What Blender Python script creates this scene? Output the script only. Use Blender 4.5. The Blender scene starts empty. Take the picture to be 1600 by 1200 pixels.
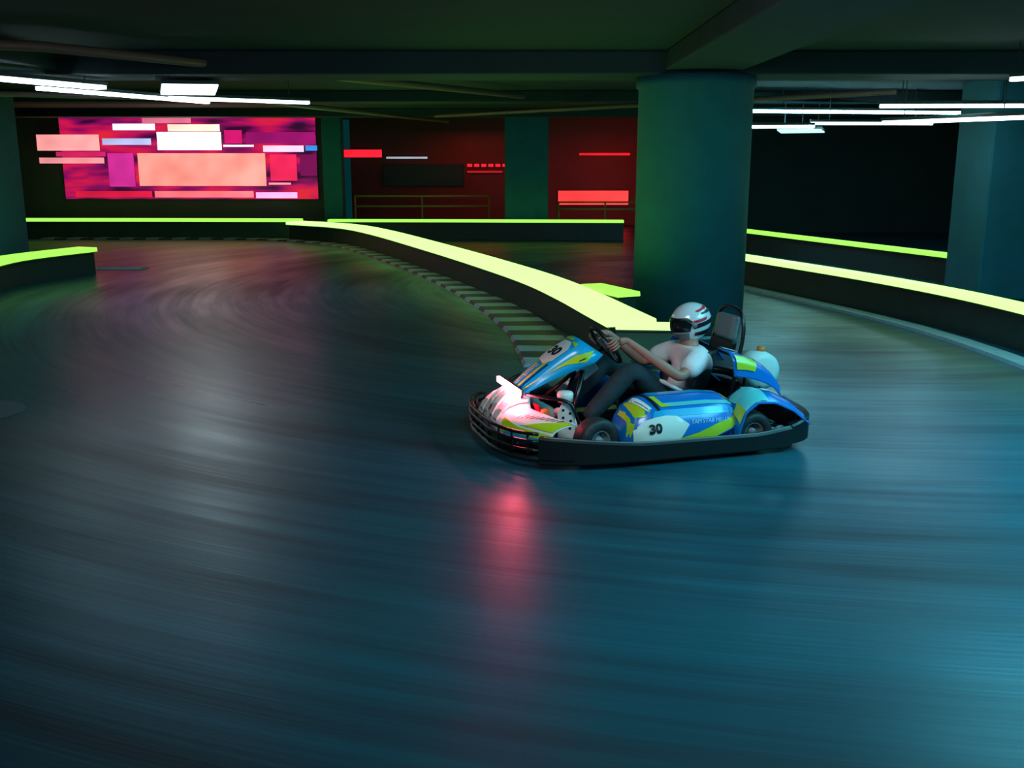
import bpy, bmesh, math, random
from mathutils import Vector, Matrix, geometry
random.seed(4)
sc = bpy.context.scene
C = sc.collection
PI = math.pi

# ---------------------------------------------------------------- camera
cd = bpy.data.cameras.new('camera'); cam = bpy.data.objects.new('camera', cd); C.objects.link(cam)
cd.sensor_width = 36; cd.lens = 35.0; cd.clip_end = 200
cam.location = (0, 0, 1.9)
cam.rotation_euler = (PI/2 - math.atan(350/1555), 0, 0)
sc.camera = cam
# ---------------------------------------------------------------- world, exposure
w = bpy.data.worlds.new('world'); sc.world = w; w.use_nodes = True
w.node_tree.nodes['Background'].inputs[0].default_value = (0.002, 0.10, 0.115, 1)
w.node_tree.nodes['Background'].inputs[1].default_value = 0.24
sc.view_settings.view_transform = 'Standard'; sc.view_settings.look = 'None'
sc.view_settings.gamma = 1; sc.view_settings.exposure = 0; sc.view_settings.use_curve_mapping = False
try:
    sc.cycles.max_bounces = 6; sc.cycles.sample_clamp_indirect = 4
except Exception: pass
# ---------------------------------------------------------------- lamps of the hall
def area(name, loc, size, col, power, aim=None, sy=None):
    d = bpy.data.lights.new(name, 'AREA'); d.shape = 'RECTANGLE'; d.size = size; d.size_y = sy or size
    d.color = col; d.energy = power
    o = bpy.data.objects.new(name, d); C.objects.link(o); o.location = loc
    if aim: o.rotation_euler = (Vector(aim)-Vector(loc)).to_track_quat('-Z', 'Y').to_euler()
    return o
area('hall_light_right', (4.9, 4.6, 2.85), 2.4, (0.12, 0.76, 1.0), 270)
area('hall_light_far_right', (4.4, 6.9, 2.85), 2.0, (0.16, 0.80, 1.0), 80)
area('hall_light_track', (0.4, 3.9, 2.9), 1.2, (0.72, 0.94, 1.0), 70, aim=(0.6, 6.9, 0.2))
area('hall_light_left', (-4.5, 10, 2.85), 1.4, (0.35, 0.8, 1.0), 4)
area('red_room_light', (-1.0, 28.4, 2.75), 2.0, (1.0, 0.05, 0.06), 14)
area('red_room_light_right', (2.6, 28.0, 2.75), 1.2, (1.0, 0.03, 0.04), 16)

# ---------------------------------------------------------------- materials
def mat(name, col, rough=0.5, metal=0.0, emit=None, strength=0, vary=0.12, scale=6, bump=0.0, coat=0.0, alpha=1.0):
    m = bpy.data.materials.new(name); m.use_nodes = True
    nt = m.node_tree; b = nt.nodes['Principled BSDF']
    b.inputs['Roughness'].default_value = rough; b.inputs['Metallic'].default_value = metal
    if coat: b.inputs['Coat Weight'].default_value = coat; b.inputs['Coat Roughness'].default_value = 0.15
    tc = nt.nodes.new('ShaderNodeTexCoord'); nz = nt.nodes.new('ShaderNodeTexNoise')
    nz.inputs['Scale'].default_value = scale; nz.inputs['Detail'].default_value = 5
    nt.links.new(tc.outputs['Object'], nz.inputs['Vector'])
    mx = nt.nodes.new('ShaderNodeMix'); mx.data_type = 'RGBA'
    mx.inputs[6].default_value = tuple(c*(1-vary) for c in col)+(1,)
    mx.inputs[7].default_value = tuple(min(1, c*(1+vary)) for c in col)+(1,)
    nt.links.new(nz.outputs['Fac'], mx.inputs[0]); nt.links.new(mx.outputs[2], b.inputs['Base Color'])
    if bump:
        bp = nt.nodes.new('ShaderNodeBump'); bp.inputs['Strength'].default_value = bump; bp.inputs['Distance'].default_value = 0.02
        nt.links.new(nz.outputs['Fac'], bp.inputs['Height']); nt.links.new(bp.outputs[0], b.inputs['Normal'])
    if emit:
        b.inputs['Emission Color'].default_value = emit+(1,); b.inputs['Emission Strength'].default_value = strength
    if alpha < 1: b.inputs['Alpha'].default_value = alpha
    return m

M = {}
M['concrete'] = mat('teal_concrete', (0.008, 0.15, 0.20), 0.75, vary=0.25, scale=3, bump=0.2)
M['ceiling'] = mat('ceiling_concrete', (0.022, 0.045, 0.052), 0.85, vary=0.3, scale=1.2, bump=0.2)
M['beam'] = mat('beam_concrete', (0.020, 0.048, 0.058), 0.8, vary=0.25, scale=2, bump=0.2)
M['darkwall'] = mat('dark_wall', (0.02, 0.05, 0.05), 0.8, vary=0.3, scale=1.5, bump=0.1)
M['redwall'] = mat('red_painted_wall', (0.20, 0.07, 0.07), 0.7, vary=0.2, scale=1.0, bump=0.1)
M['pipe'] = mat('painted_pipe', (0.22, 0.15, 0.12), 0.4, vary=0.2)
M['barrier'] = mat('dark_plastic_barrier', (0.015, 0.035, 0.035), 0.45, vary=0.3, scale=4)
M['barrierglow'] = mat('green_spill_barrier', (0.05, 0.12, 0.07), 0.5, vary=0.3, scale=4)  # green spill from the light strip is put into this body colour
M['led'] = mat('green_led_diffuser', (0.1, 0.2, 0.05), 0.4, emit=(0.33, 1.0, 0.09), strength=1.4)
M['ledhot'] = mat('bright_green_led_diffuser', (0.1, 0.2, 0.05), 0.4, emit=(0.38, 1.0, 0.21), strength=2.2)
M['tube'] = mat('white_lamp_diffuser', (0.8, 0.8, 0.8), 0.4, emit=(0.70, 0.92, 1.0), strength=7.5)
M['tuberight'] = mat('bluish_lamp_diffuser', (0.8, 0.8, 0.8), 0.4, emit=(0.30, 0.85, 1.0), strength=26)
M['tubedim'] = mat('pale_lamp_diffuser', (0.8, 0.8, 0.8), 0.4, emit=(0.45, 0.85, 0.9), strength=1.4)
M['housing'] = mat('lamp_housing', (0.05, 0.09, 0.09), 0.5)
M['kerbwhite'] = mat('worn_white_kerb', (0.40, 0.50, 0.56), 0.55, vary=0.25, scale=9, bump=0.2)
M['kerbred'] = mat('worn_dark_red_kerb', (0.09, 0.06, 0.065), 0.55, vary=0.3, scale=9, bump=0.2)
M['black'] = mat('black_plastic', (0.004, 0.007, 0.008), 0.45, vary=0.2)
M['rubber'] = mat('tyre_rubber', (0.018, 0.022, 0.024), 0.55, vary=0.3, scale=20, bump=0.3)
M['steel'] = mat('black_steel_tube', (0.05, 0.055, 0.06), 0.3, metal=0.9)
M['chrome'] = mat('bright_metal', (0.6, 0.62, 0.64), 0.25, metal=1.0)
M['blue'] = mat('glossy_blue_fairing', (0.0, 0.18, 0.62), 0.3, vary=0.12, scale=3, coat=0.5)
M['sky'] = mat('sky_blue_sticker', (0.0, 0.38, 0.72), 0.3, coat=0.5)
M['cyan'] = mat('pale_cyan_sticker', (0.10, 0.60, 0.62), 0.3, coat=0.5)
M['lime'] = mat('lime_sticker', (0.45, 0.66, 0.02), 0.3, coat=0.4)
M['navy'] = mat('navy_sticker', (0.0, 0.02, 0.14), 0.35)
M['white'] = mat('white_plastic', (0.80, 0.84, 0.82), 0.35, vary=0.04, coat=0.3)
M['plate'] = mat('white_number_sticker', (0.62, 0.80, 0.74), 0.4, vary=0.05)
M['ink'] = mat('black_print', (0.004, 0.006, 0.008), 0.5)
M['print'] = mat('pale_blue_print', (0.35, 0.65, 0.75), 0.5)
M['red'] = mat('red_paint', (0.62, 0.005, 0.03), 0.4)
M['redled'] = mat('red_lamp_diffuser', (0.8, 0.3, 0.3), 0.3, emit=(1.0, 0.09, 0.14), strength=120)
M['orange'] = mat('orange_plastic', (0.75, 0.22, 0.03), 0.4)
M['tank'] = mat('milky_white_tank', (0.55, 0.70, 0.66), 0.45, vary=0.05)
M['shirt'] = mat('white_cotton', (0.84, 0.80, 0.82), 0.9, vary=0.04, scale=9, bump=0.8)
M['trousers'] = mat('dark_teal_trousers', (0.010, 0.032, 0.042), 0.85, vary=0.35, scale=9, bump=1.0)
M['skin'] = mat('skin', (0.42, 0.21, 0.15), 0.5, vary=0.08, scale=12)
M['shoe'] = mat('white_shoe', (0.7, 0.66, 0.62), 0.5)
M['shell'] = mat('white_helmet_shell', (0.70, 0.76, 0.78), 0.2, vary=0.04, coat=0.8)
M['visor'] = mat('smoked_visor', (0.006, 0.012, 0.012), 0.1)
M['grey'] = mat('grey_plastic', (0.16, 0.18, 0.19), 0.4)
M['glintbar'] = mat('yellow_strip_reflection', (0.42, 0.40, 0.10), 0.4)  # yellow-green of the reflected light strips put into the colour

def emis(name, col, s):      # a lit picture panel: its brightness drifts a little across the face
    m = mat(name, tuple(min(1, c*0.3+0.01) for c in col), 0.4, emit=col, strength=s)
    nt = m.node_tree; b = nt.nodes['Principled BSDF']; nz = next(n for n in nt.nodes if n.type == 'TEX_NOISE')
    nz.inputs['Scale'].default_value = 1.3; nz.inputs['Detail'].default_value = 1
    mr = nt.nodes.new('ShaderNodeMapRange'); mr.inputs[1].default_value = .3; mr.inputs[2].default_value = .7
    mr.inputs[3].default_value = s*.65; mr.inputs[4].default_value = s*1.15
    nt.links.new(nz.outputs['Fac'], mr.inputs[0]); nt.links.new(mr.outputs[0], b.inputs['Emission Strength'])
    return m

# the floor: polished dark concrete with curved tyre marks
def floor_material():
    m = bpy.data.materials.new('track_floor'); m.use_nodes = True; nt = m.node_tree; N = nt.nodes; L = nt.links
    b = N['Principled BSDF']
    g = N.new('ShaderNodeNewGeometry'); sx = N.new('ShaderNodeSeparateXYZ'); L.new(g.outputs['Position'], sx.inputs[0])
    def mth(op, a, c=None):
        n = N.new('ShaderNodeMath'); n.operation = op
        for i, v in enumerate((a, c)):
            if v is None: continue
            if isinstance(v, (int, float)): n.inputs[i].default_value = v
            else: L.new(v, n.inputs[i])
        return n.outputs[0]
    dx = mth('SUBTRACT', sx.outputs[0], 3.4); dy = mth('SUBTRACT', sx.outputs[1], 15.5)
    ang = mth('ARCTAN2', dx, mth('MULTIPLY', dy, -1.0))
    rad = mth('SQRT', mth('ADD', mth('MULTIPLY', dx, dx), mth('MULTIPLY', dy, dy)))
    def streak(ka, kr, detail, sc_=1.0, seed=0.0):
        cb = N.new('ShaderNodeCombineXYZ')
        L.new(mth('MULTIPLY', ang, ka), cb.inputs[0]); L.new(mth('MULTIPLY', rad, kr), cb.inputs[1]); cb.inputs[2].default_value = seed
        n = N.new('ShaderNodeTexNoise'); n.inputs['Scale'].default_value = sc_; n.inputs['Detail'].default_value = detail
        n.inputs['Roughness'].default_value = 0.6
        L.new(cb.outputs[0], n.inputs['Vector']); return n.outputs['Fac']
    s1 = streak(2.2, 1.3, 3, 1.0, 0.3); s2 = streak(3.0, 9.0, 4, 1.0, 4.0); s3 = streak(6.0, 40.0, 3, 1.0, 9.0)
    tot = mth('ADD', mth('ADD', mth('MULTIPLY', s1, 0.55), mth('MULTIPLY', s2, 0.30)), mth('MULTIPLY', s3, 0.15))
    cr = N.new('ShaderNodeValToRGB'); L.new(tot, cr.inputs[0])
    cr.color_ramp.elements[0].position = 0.36; cr.color_ramp.elements[0].color = (0.003, 0.024, 0.038, 1)
    cr.color_ramp.elements[1].position = 0.64; cr.color_ramp.elements[1].color = (0.010, 0.124, 0.172, 1)
    L.new(cr.outputs[0], b.inputs['Base Color'])
    mr = N.new('ShaderNodeMapRange'); L.new(tot, mr.inputs[0]); mr.inputs[1].default_value = 0.35; mr.inputs[2].default_value = 0.65
    mr.inputs[3].default_value = 0.46; mr.inputs[4].default_value = 0.27
    L.new(mr.outputs[0], b.inputs['Roughness'])
    bp = N.new('ShaderNodeBump'); bp.inputs['Strength'].default_value = 0.12; bp.inputs['Distance'].default_value = 0.01
    L.new(s3, bp.inputs['Height']); L.new(bp.outputs[0], b.inputs['Normal'])
    return m
M['floor'] = floor_material()

# ---------------------------------------------------------------- helpers
def mesh_obj(name, bm, m, parent=None, smooth=False, bevel=0, mods=()):
    me = bpy.data.meshes.new(name)
    bmesh.ops.recalc_face_normals(bm, faces=bm.faces[:])
    bm.to_mesh(me); bm.free()
    if smooth:
        for p in me.polygons: p.use_smooth = True
    me.materials.append(m)
    o = bpy.data.objects.new(name, me); C.objects.link(o)
    if parent: o.parent = parent
    if bevel:
        b = o.modifiers.new('bevel', 'BEVEL'); b.width = bevel; b.segments = 2; b.limit_method = 'ANGLE'
    return o
def tag(o, label=None, cat=None, group=None, kind=None):
    if label: o['label'] = label
    if cat: o['category'] = cat
    if group: o['group'] = group
    if kind: o['kind'] = kind
    return o
def empty(name, loc=(0, 0, 0), rz=0):
    o = bpy.data.objects.new(name, None); C.objects.link(o); o.location = loc; o.rotation_euler = (0, 0, rz)
    o.empty_display_size = 0.1; return o
def B(): return bmesh.new()
def box(bm, lo, hi, rz=0, c=None):
    x0, y0, z0 = lo; x1, y1, z1 = hi
    vs = [bm.verts.new(p) for p in ((x0,y0,z0),(x1,y0,z0),(x1,y1,z0),(x0,y1,z0),(x0,y0,z1),(x1,y0,z1),(x1,y1,z1),(x0,y1,z1))]
    for f in ((0,3,2,1),(4,5,6,7),(0,1,5,4),(1,2,6,5),(2,3,7,6),(3,0,4,7)): bm.faces.new([vs[i] for i in f])
    return bm
def obox(bm, c, ax, ay, az):
    c, ax, ay, az = map(Vector, (c, ax, ay, az))
    vs = [bm.verts.new(c+ax*a+ay*b_+az*d) for a, b_, d in ((-1,-1,-1),(1,-1,-1),(1,1,-1),(-1,1,-1),(-1,-1,1),(1,-1,1),(1,1,1),(-1,1,1))]
    for f in ((0,3,2,1),(4,5,6,7),(0,1,5,4),(1,2,6,5),(2,3,7,6),(3,0,4,7)): bm.faces.new([vs[i] for i in f])
    return bm
def tube(bm, pts, r, n=10, closed=False, cap=True):
    pts = [Vector(p) for p in pts]; rings = []; N_ = len(pts)
    up = Vector((0, 0, 1)); prev = None
    for i, p in enumerate(pts):
        if closed: t = pts[(i+1) % N_]-pts[i-1]
        else: t = pts[min(i+1, N_-1)]-pts[max(i-1, 0)]
        t.normalize()
        a = up if prev is None else prev
        if abs(t.dot(a)) > 0.97: a = Vector((1, 0, 0)) if abs(t.x) < 0.9 else Vector((0, 1, 0))
        u = (a-t*a.dot(t)).normalized(); v = t.cross(u); prev = u
        rr = r[i] if isinstance(r, (list, tuple)) else r
        rings.append([bm.verts.new(p+u*rr*math.cos(2*PI*k/n)+v*rr*math.sin(2*PI*k/n)) for k in range(n)])
    m = N_ if closed else N_-1
    for i in range(m):
        a, b_ = rings[i], rings[(i+1) % N_]
        for k in range(n): bm.faces.new((a[k], a[(k+1) % n], b_[(k+1) % n], b_[k]))
    if cap and not closed:
        bm.faces.new(rings[0][::-1]); bm.faces.new(rings[-1])
    return bm
def lathe(bm, prof, n=32, M4=None):     # profile (r, h) about local Z, through M4
    M4 = M4 or Matrix.Identity(4); rings = []
    for r, h in prof:
        if r < 1e-5: rings.append([bm.verts.new(M4 @ Vector((0, 0, h)))])
        else: rings.append([bm.verts.new(M4 @ Vector((r*math.cos(2*PI*k/n), r*math.sin(2*PI*k/n), h))) for k in range(n)])
    for a, b_ in zip(rings, rings[1:]):
        for k in range(n):
            q = []
            q += [a[0]] if len(a) == 1 else [a[k], a[(k+1) % n]]
            q += [b_[0]] if len(b_) == 1 else [b_[(k+1) % n], b_[k]]
            if len(q) > 2: bm.faces.new(q)
    return bm
def grid(bm, fn, nu, nv, closed_v=False):
    V = [[bm.verts.new(fn(i/nu, j/nv)) for j in range(nv if closed_v else nv+1)] for i in range(nu+1)]
    w_ = nv
    for i in range(nu):
        for j in range(w_):
            j2 = (j+1) % nv if closed_v else j+1
            bm.faces.new((V[i][j], V[i+1][j], V[i+1][j2], V[i][j2]))
    return V
def spline(pts, n):                      # Catmull-Rom through the points
    P = [Vector(p) for p in pts]; out = []
    for i in range(len(P)-1):
        p0 = P[max(i-1, 0)]; p1 = P[i]; p2 = P[i+1]; p3 = P[min(i+2, len(P)-1)]
        for k in range(n):
            t = k/n
            out.append(0.5*((2*p1)+(p2-p0)*t+(2*p0-5*p1+4*p2-p3)*t*t+(3*p1-p0-3*p2+p3)*t**3))
    out.append(P[-1]); return out
def lerp_tab(tab, x):                    # tab: sorted list of (x, tuple)
    if x <= tab[0][0]: return tab[0][1]
    for (a, va), (b_, vb) in zip(tab, tab[1:]):
        if x <= b_:
            t = (x-a)/(b_-a); return tuple(p+(q-p)*t for p, q in zip(va, vb))
    return tab[-1][1]
def patch(name, surf, poly, m, parent, off=0.003, step=0.05, ctr=None):   # a sticker cut to a polygon lying on a surface
    us = [p[0] for p in poly]; vs = [p[1] for p in poly]
    pts = []; n = len(poly)
    for i in range(n):
        a = Vector(poly[i]); b_ = Vector(poly[(i+1) % n]); k = max(1, int((b_-a).length/step))
        pts += [a.lerp(b_, j/k) for j in range(k)]
    ne = len(pts); edges = [(i, (i+1) % ne) for i in range(ne)]
    u = min(us)+step
    while u < max(us):
        v = min(vs)+step
        while v < max(vs): pts.append(Vector((u, v))); v += step
        u += step
    r = geometry.delaunay_2d_cdt(pts, edges, [], 1, 1e-6)
    bm = B(); e = 1e-3
    vv = []
    for q in r[0]:
        P = Vector(surf(q.x, q.y)); n_ = (Vector(surf(q.x+e, q.y))-P).cross(Vector(surf(q.x, q.y+e))-P)
        if n_.length < 1e-12: n_ = Vector((0, 0, 1))
        n_.normalize()
        if ctr is not None and n_.dot(P-Vector(ctr(P))) < 0: n_ = -n_
        vv.append(bm.verts.new(P+n_*off))
    for f in r[2]:
        try: bm.faces.new([vv[i] for i in f])
        except ValueError: pass
    return mesh_obj(name, bm, m, parent, True)
def text_mesh(s, size=1.0, shear=0.0, bold=0.0):
    cu = bpy.data.curves.new('t', 'FONT'); cu.body = s; cu.size = size; cu.shear = shear; cu.offset = bold
    cu.align_x = 'CENTER'; cu.align_y = 'CENTER'; cu.resolution_u = 3
    o = bpy.data.objects.new('t', cu); C.objects.link(o)
    me = o.to_mesh(); vs = [v.co.copy() for v in me.vertices]; fs = [tuple(p.vertices) for p in me.polygons]
    o.to_mesh_clear(); bpy.data.objects.remove(o); bpy.data.curves.remove(cu)
    return vs, fs
def writing(name, s, surf, c, su, sv, m, parent, off=0.005, size=1.0, shear=0, bold=0.0, rot=0.0, ctr=None):
    # letters laid on a surface; c: centre (u, v); su, sv: letter-space units to u, v; rot turns them in the sheet
    vs, fs = text_mesh(s, size, shear, bold); bm = B(); e = 1e-3; vv = []
    cr, sr = math.cos(rot), math.sin(rot)
    for q in vs:
        x, y = q.x*cr-q.y*sr, q.x*sr+q.y*cr
        u, v = c[0]+x*su, c[1]+y*sv
        P = Vector(surf(u, v)); n_ = (Vector(surf(u+e, v))-P).cross(Vector(surf(u, v+e))-P).normalized()
        if ctr is not None and n_.dot(P-Vector(ctr(P))) < 0: n_ = -n_
        vv.append(bm.verts.new(P+n_*off))
    for f in fs:
        try: bm.faces.new([vv[i] for i in f])
        except ValueError: pass
    me = bpy.data.meshes.new(name); bm.to_mesh(me); bm.free(); me.materials.append(m)
    o = bpy.data.objects.new(name, me); C.objects.link(o); o.parent = parent
    return o

# ================================================================ THE SETTING
def struct(name, bm, m, **k): return tag(mesh_obj(name, bm, m, **k), kind='structure')
struct('floor', box(B(), (-16, -4, -0.2), (18, 32, 0)), M['floor'])
struct('ceiling', box(B(), (-16, -4, 3.12), (18, 32, 3.35)), M['ceiling'])
struct('wall_left', box(B(), (-14.2, -4, 0), (-14, 32, 3.12)), M['darkwall'])
struct('wall_right', box(B(), (16.5, -4, 0), (16.7, 32, 3.12)), M['darkwall'])
struct('wall_back_left', box(B(), (-14, 26.3, 0), (-4.75, 26.6, 3.12)), mat('grey_wall', (0.10, 0.09, 0.09), 0.8, vary=0.2, scale=1.5, bump=0.1))
struct('wall_back', box(B(), (-4.75, 30.0, 0), (4.4, 30.3, 3.12)), M['redwall'])
struct('wall_back_right', box(B(), (4.4, 27.0, 0), (16.5, 27.3, 3.12)), M['darkwall'])
struct('wall_side', box(B(), (4.2, 27.0, 0), (4.4, 30, 3.12)), M['redwall'])
# beams under the slab
for lo, hi in (((-14, 11.9, 2.86), (16.5, 12.9, 3.12)), ((-14, 18.6, 2.92), (16.5, 19.3, 3.12)), ((-14, 24.9, 2.92), (16.5, 25.6, 3.12)),
               ((1.75, -4, 2.9), (2.65, 11.9, 3.12)), ((-5.9, -4, 2.9), (-5.2, 11.9, 3.12)), ((7.2, -4, 2.9), (7.9, 11.9, 3.12))):
    struct('ceiling_beam', box(B(), lo, hi), M['beam'], bevel=0.02)
# columns
def column(x, y, r, label, square=False):
    t = empty('column', (x, y, 0)); tag(t, label, 'column', kind='structure')
    if square: mesh_obj('shaft', box(B(), (-r, -r, 0), (r, r, 3.0)), M['concrete'], t, bevel=0.03)
    else: mesh_obj('shaft', lathe(B(), [(0, 0), (r, 0), (r, 2.72), (r+0.03, 2.74), (r+0.03, 2.86), (0, 2.86)], 56), M['concrete'], t, True).data
    return t
column(2.2, 12.4, 0.68, 'thick round teal concrete column right behind the kart driver')
column(7.0, 14.3, 0.55, 'faint teal square column at the right edge of the hall', True)
column(-9.1, 17.2, 0.55, 'dark square column at the left edge beside the short barrier', True)
column(0.36, 25.7, 0.54, 'dark square column between the two red lit bays at the back', True)
column(-4.55, 26.0, 0.24, 'slim dark column at the right end of the pink screen wall', True)
# pipes
def pipe(pts, r, label):
    o = mesh_obj('ceiling_pipe', tube(B(), pts, r, 10), M['pipe'], None, True)
    return tag(o, label, 'pipe')
pipe([(-9, 8.0, 2.98), (-4.6, 10.2, 2.98), (0.2, 17.9, 2.98), (2.2, 24.7, 2.86)][:3], 0.05, 'long thin brown pipe crossing the ceiling above the white lamps')
pipe([(-11, 12.2, 2.78), (-4, 15.5, 2.78), (-1.5, 24.0, 2.78)], 0.04, 'lower brown pipe under the ceiling in front of the pink screen wall')
pipe([(-1.6, 21.5, 2.80), (5.2, 14.0, 2.80)], 0.04, 'thin brown pipe slanting under the ceiling towards the thick round column')

# ---------------------------------------------------------------- lit barriers
def barrier(path, width, h, label, m=None, led='led', n=6, strip=0.055, inset=0.0, group=None):
    P = spline([(x, y, 0) for x, y in path], n) if len(path) > 2 else [Vector((x, y, 0)) for x, y in path]
    o = P[0].copy(); t = empty('track_barrier', o); tag(t, label, 'barrier', group)
    def sweep(half, z0, z1, grow=0):
        bm = B(); rings = []
        for i, p in enumerate(P):
            d = (P[min(i+1, len(P)-1)]-P[max(i-1, 0)]).normalized(); s = Vector((-d.y, d.x, 0))
            e = d*(grow if i == len(P)-1 else (-grow if i == 0 else 0))
            q = p-o+e
            rings.append([bm.verts.new(q-s*half+Vector((0, 0, z0))), bm.verts.new(q+s*half+Vector((0, 0, z0))),
                          bm.verts.new(q+s*half*0.96+Vector((0, 0, z1))), bm.verts.new(q-s*half*0.96+Vector((0, 0, z1)))])
        for a, b_ in zip(rings, rings[1:]):
            for k in range(4): bm.faces.new((a[k], a[(k+1) % 4], b_[(k+1) % 4], b_[k]))
        bm.faces.new(rings[0][::-1]); bm.faces.new(rings[-1]); return bm
    mesh_obj('barrier_body', sweep(width/2*0.62, 0, h-strip-0.015), M[m or 'barrier'], t)
    mesh_obj('light_channel', sweep(width/2*0.9, h-strip-0.015, h-strip), M['black'], t)
    mesh_obj('light_strip', sweep(width/2-inset, h-strip, h), M[led], t, False, 0.008)
    return t
barrier([(-12.3, 25.1), (-9, 25.05), (-5.2, 24.9)], 0.30, 0.48, 'far straight track barrier with green light strip under the pink screen wall', 'barrierglow', strip=0.07)
barrier([(-4.5, 24.7), (-1, 24.6), (2.7, 24.35)], 0.26, 0.48, 'far straight track barrier with green light strip before the red bays', strip=0.06)
barrier([(-5.3, 24.45), (-3.86, 23.2), (-2.75, 21.1), (-1.12, 16.9), (-0.15, 14.2), (0.40, 12.5), (0.74, 11.1), (0.97, 9.95), (1.12, 9.2)], 0.50, 0.45,
        'wide curved barrier with blazing green light strip running diagonally towards the kart', led='ledhot', n=8, strip=0.07)
barrier([(0.95, 11.95), (1.32, 11.15)], 0.30, 0.45, 'short stub of green lit barrier at the foot of the thick round column')
barrier([(0.94, 8.93), (1.62, 8.86)], 0.18, 0.46, 'short straight green lit barrier just behind the driver\'s hands and helmet', 'barrierglow', led='ledhot', strip=0.05)
barrier([(3.2, 16.6), (3.85, 14.9), (4.55, 12.98), (5.0, 11.4), (5.22, 10.0), (5.3, 8.6)], 0.25, 0.46,
        'nearer long barrier with bright green light strip along the right kerb', led='ledhot', strip=0.07)
barrier([(4.55, 22.6), (5.6, 19.5), (6.95, 15.6)], 0.26, 0.46, 'farther green lit barrier at right, behind the long kerbside barrier', strip=0.06)
barrier([(-7.25, 17.1), (-7.75, 15.4), (-7.5, 13.4), (-7.2, 12.4)], 0.42, 0.45, 'short green lit barrier at the left edge beside the dark square column', strip=0.07)

# ---------------------------------------------------------------- kerbs
def kerb(path, width, step, mats, label, n=8, h=0.035):
    P = spline([(x, y, 0) for x, y in path], 24)
    t = empty('rumble_kerb', P[0]); tag(t, label, 'kerb')
    acc = [0.0]
    for a, b_ in zip(P, P[1:]): acc.append(acc[-1]+(b_-a).length)
    def at(s):
        for i in range(len(acc)-1):
            if s <= acc[i+1]:
                k = (s-acc[i])/max(1e-9, acc[i+1]-acc[i]); return P[i].lerp(P[i+1], k), (P[i+1]-P[i]).normalized()
        return P[-1], (P[-1]-P[-2]).normalized()
    k = 0; s = 0.0
    while s+step < acc[-1]:
        a, da = at(s+0.008); b_, db = at(s+step-0.008)
        sa = Vector((-da.y, da.x, 0)); sb = Vector((-db.y, db.x, 0)); o = P[0]; z = Vector((0, 0, h))
        bm = B(); hw = width/2
        q = [a-sa*hw-o, b_-sb*hw-o, b_+sb*hw-o, a+sa*hw-o]
        lo = [bm.verts.new(p) for p in q]
        hi = [bm.verts.new(p+z*(1 if i in (0, 1) else 0.6)+(q[(3-i)]-p)*0.04) for i, p in enumerate(q)]
        bm.faces.new(lo[::-1]); bm.faces.new(hi)
        for i in range(4): bm.faces.new((lo[i], lo[(i+1) % 4], hi[(i+1) % 4], hi[i]))
        mesh_obj('kerb_block', bm, M[mats[k % len(mats)]], t)
        s += step; k += 1
    return t
kerb([(-11.5, 24.75), (-8.5, 24.75), (-6.2, 24.6), (-4.1, 23.2), (-2.70, 20.4), (-1.46, 17.3), (-0.46, 14.2), (0.18, 11.4), (0.34, 9.99), (0.42, 8.98)], 0.60, 0.32,
     ('kerbwhite', 'kerbred'), 'curving striped kerb of pale and dark blocks along the inside of the bend')
kerb([(2.95, 16.7), (3.62, 14.8), (4.28, 12.8), (4.68, 11.3), (4.84, 10.0), (4.90, 8.7)], 0.28, 0.8, ('kerbwhite',),
     'narrow pale blue kerb at the foot of the right barrier')
kerb([(-7.75, 17.9), (-6.95, 17.85), (-6.5, 17.8), (-6.45, 17.75)], 0.3, 0.4, ('kerbwhite',), 'short pale kerb on the floor beside the left edge barrier')

# ---------------------------------------------------------------- ceiling lamps
def slab(poly, z0, z1):
    bm = B(); lo = [bm.verts.new((x, y, z0)) for x, y in poly]; hi = [bm.verts.new((x, y, z1)) for x, y in poly]
    bm.faces.new(lo[::-1]); bm.faces.new(hi)
    for i in range(len(poly)): bm.faces.new((lo[i], lo[(i+1) % len(poly)], hi[(i+1) % len(poly)], hi[i]))
    return bm
def tube_lamp(a, b_, z, wd, label, m='tube'):
    a = Vector((a[0], a[1], z)); b_ = Vector((b_[0], b_[1], z)); c = (a+b_)/2; d = (b_-a)
    t = empty('tube_lamp', c); tag(t, label, 'lamp', 'white tube lamps under the ceiling')
    ax = d/2; s = Vector((-d.y, d.x, 0)).normalized()
    mesh_obj('lamp_tube', obox(B(), (0, 0, 0), ax, s*wd/2, Vector((0, 0, 0.022))), M[m], t, bevel=0.008)
    mesh_obj('lamp_housing', obox(B(), (0, 0, 0.045), ax*1.01, s*wd*0.6, Vector((0, 0, 0.022))), M['housing'], t, bevel=0.005)
    for k in (-0.7, 0.7):
        p = ax*k; mesh_obj('hanger', tube(B(), [p+Vector((0, 0, 0.06)), p+Vector((0, 0, 3.12-z))], 0.008, 6), M['housing'], t)
    return t
def panel_lamp(poly, z, label, m='tube'):
    cx = sum(p[0] for p in poly)/4; cy = sum(p[1] for p in poly)/4
    t = empty('panel_lamp', (cx, cy, z)); tag(t, label, 'lamp', 'flat panel lamps under the ceiling')
    q = [(x-cx, y-cy) for x, y in poly]
    mesh_obj('lamp_panel', slab(q, 0, 0.02), M[m], t)
    mesh_obj('lamp_housing', slab([(x*1.03, y*1.03) for x, y in q], 0.021, 0.06), M['housing'], t)
    for k in (0, 2): mesh_obj('hanger', tube(B(), [(q[k][0]*.7, q[k][1]*.7, 0.05), (q[k][0]*.7, q[k][1]*.7, 3.12-z)], 0.008, 6), M['housing'], t)
tube_lamp((-5.6, 10.9), (-4.95, 12.5), 2.75, 0.16, 'white tube lamp nearest the top left corner')
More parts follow.
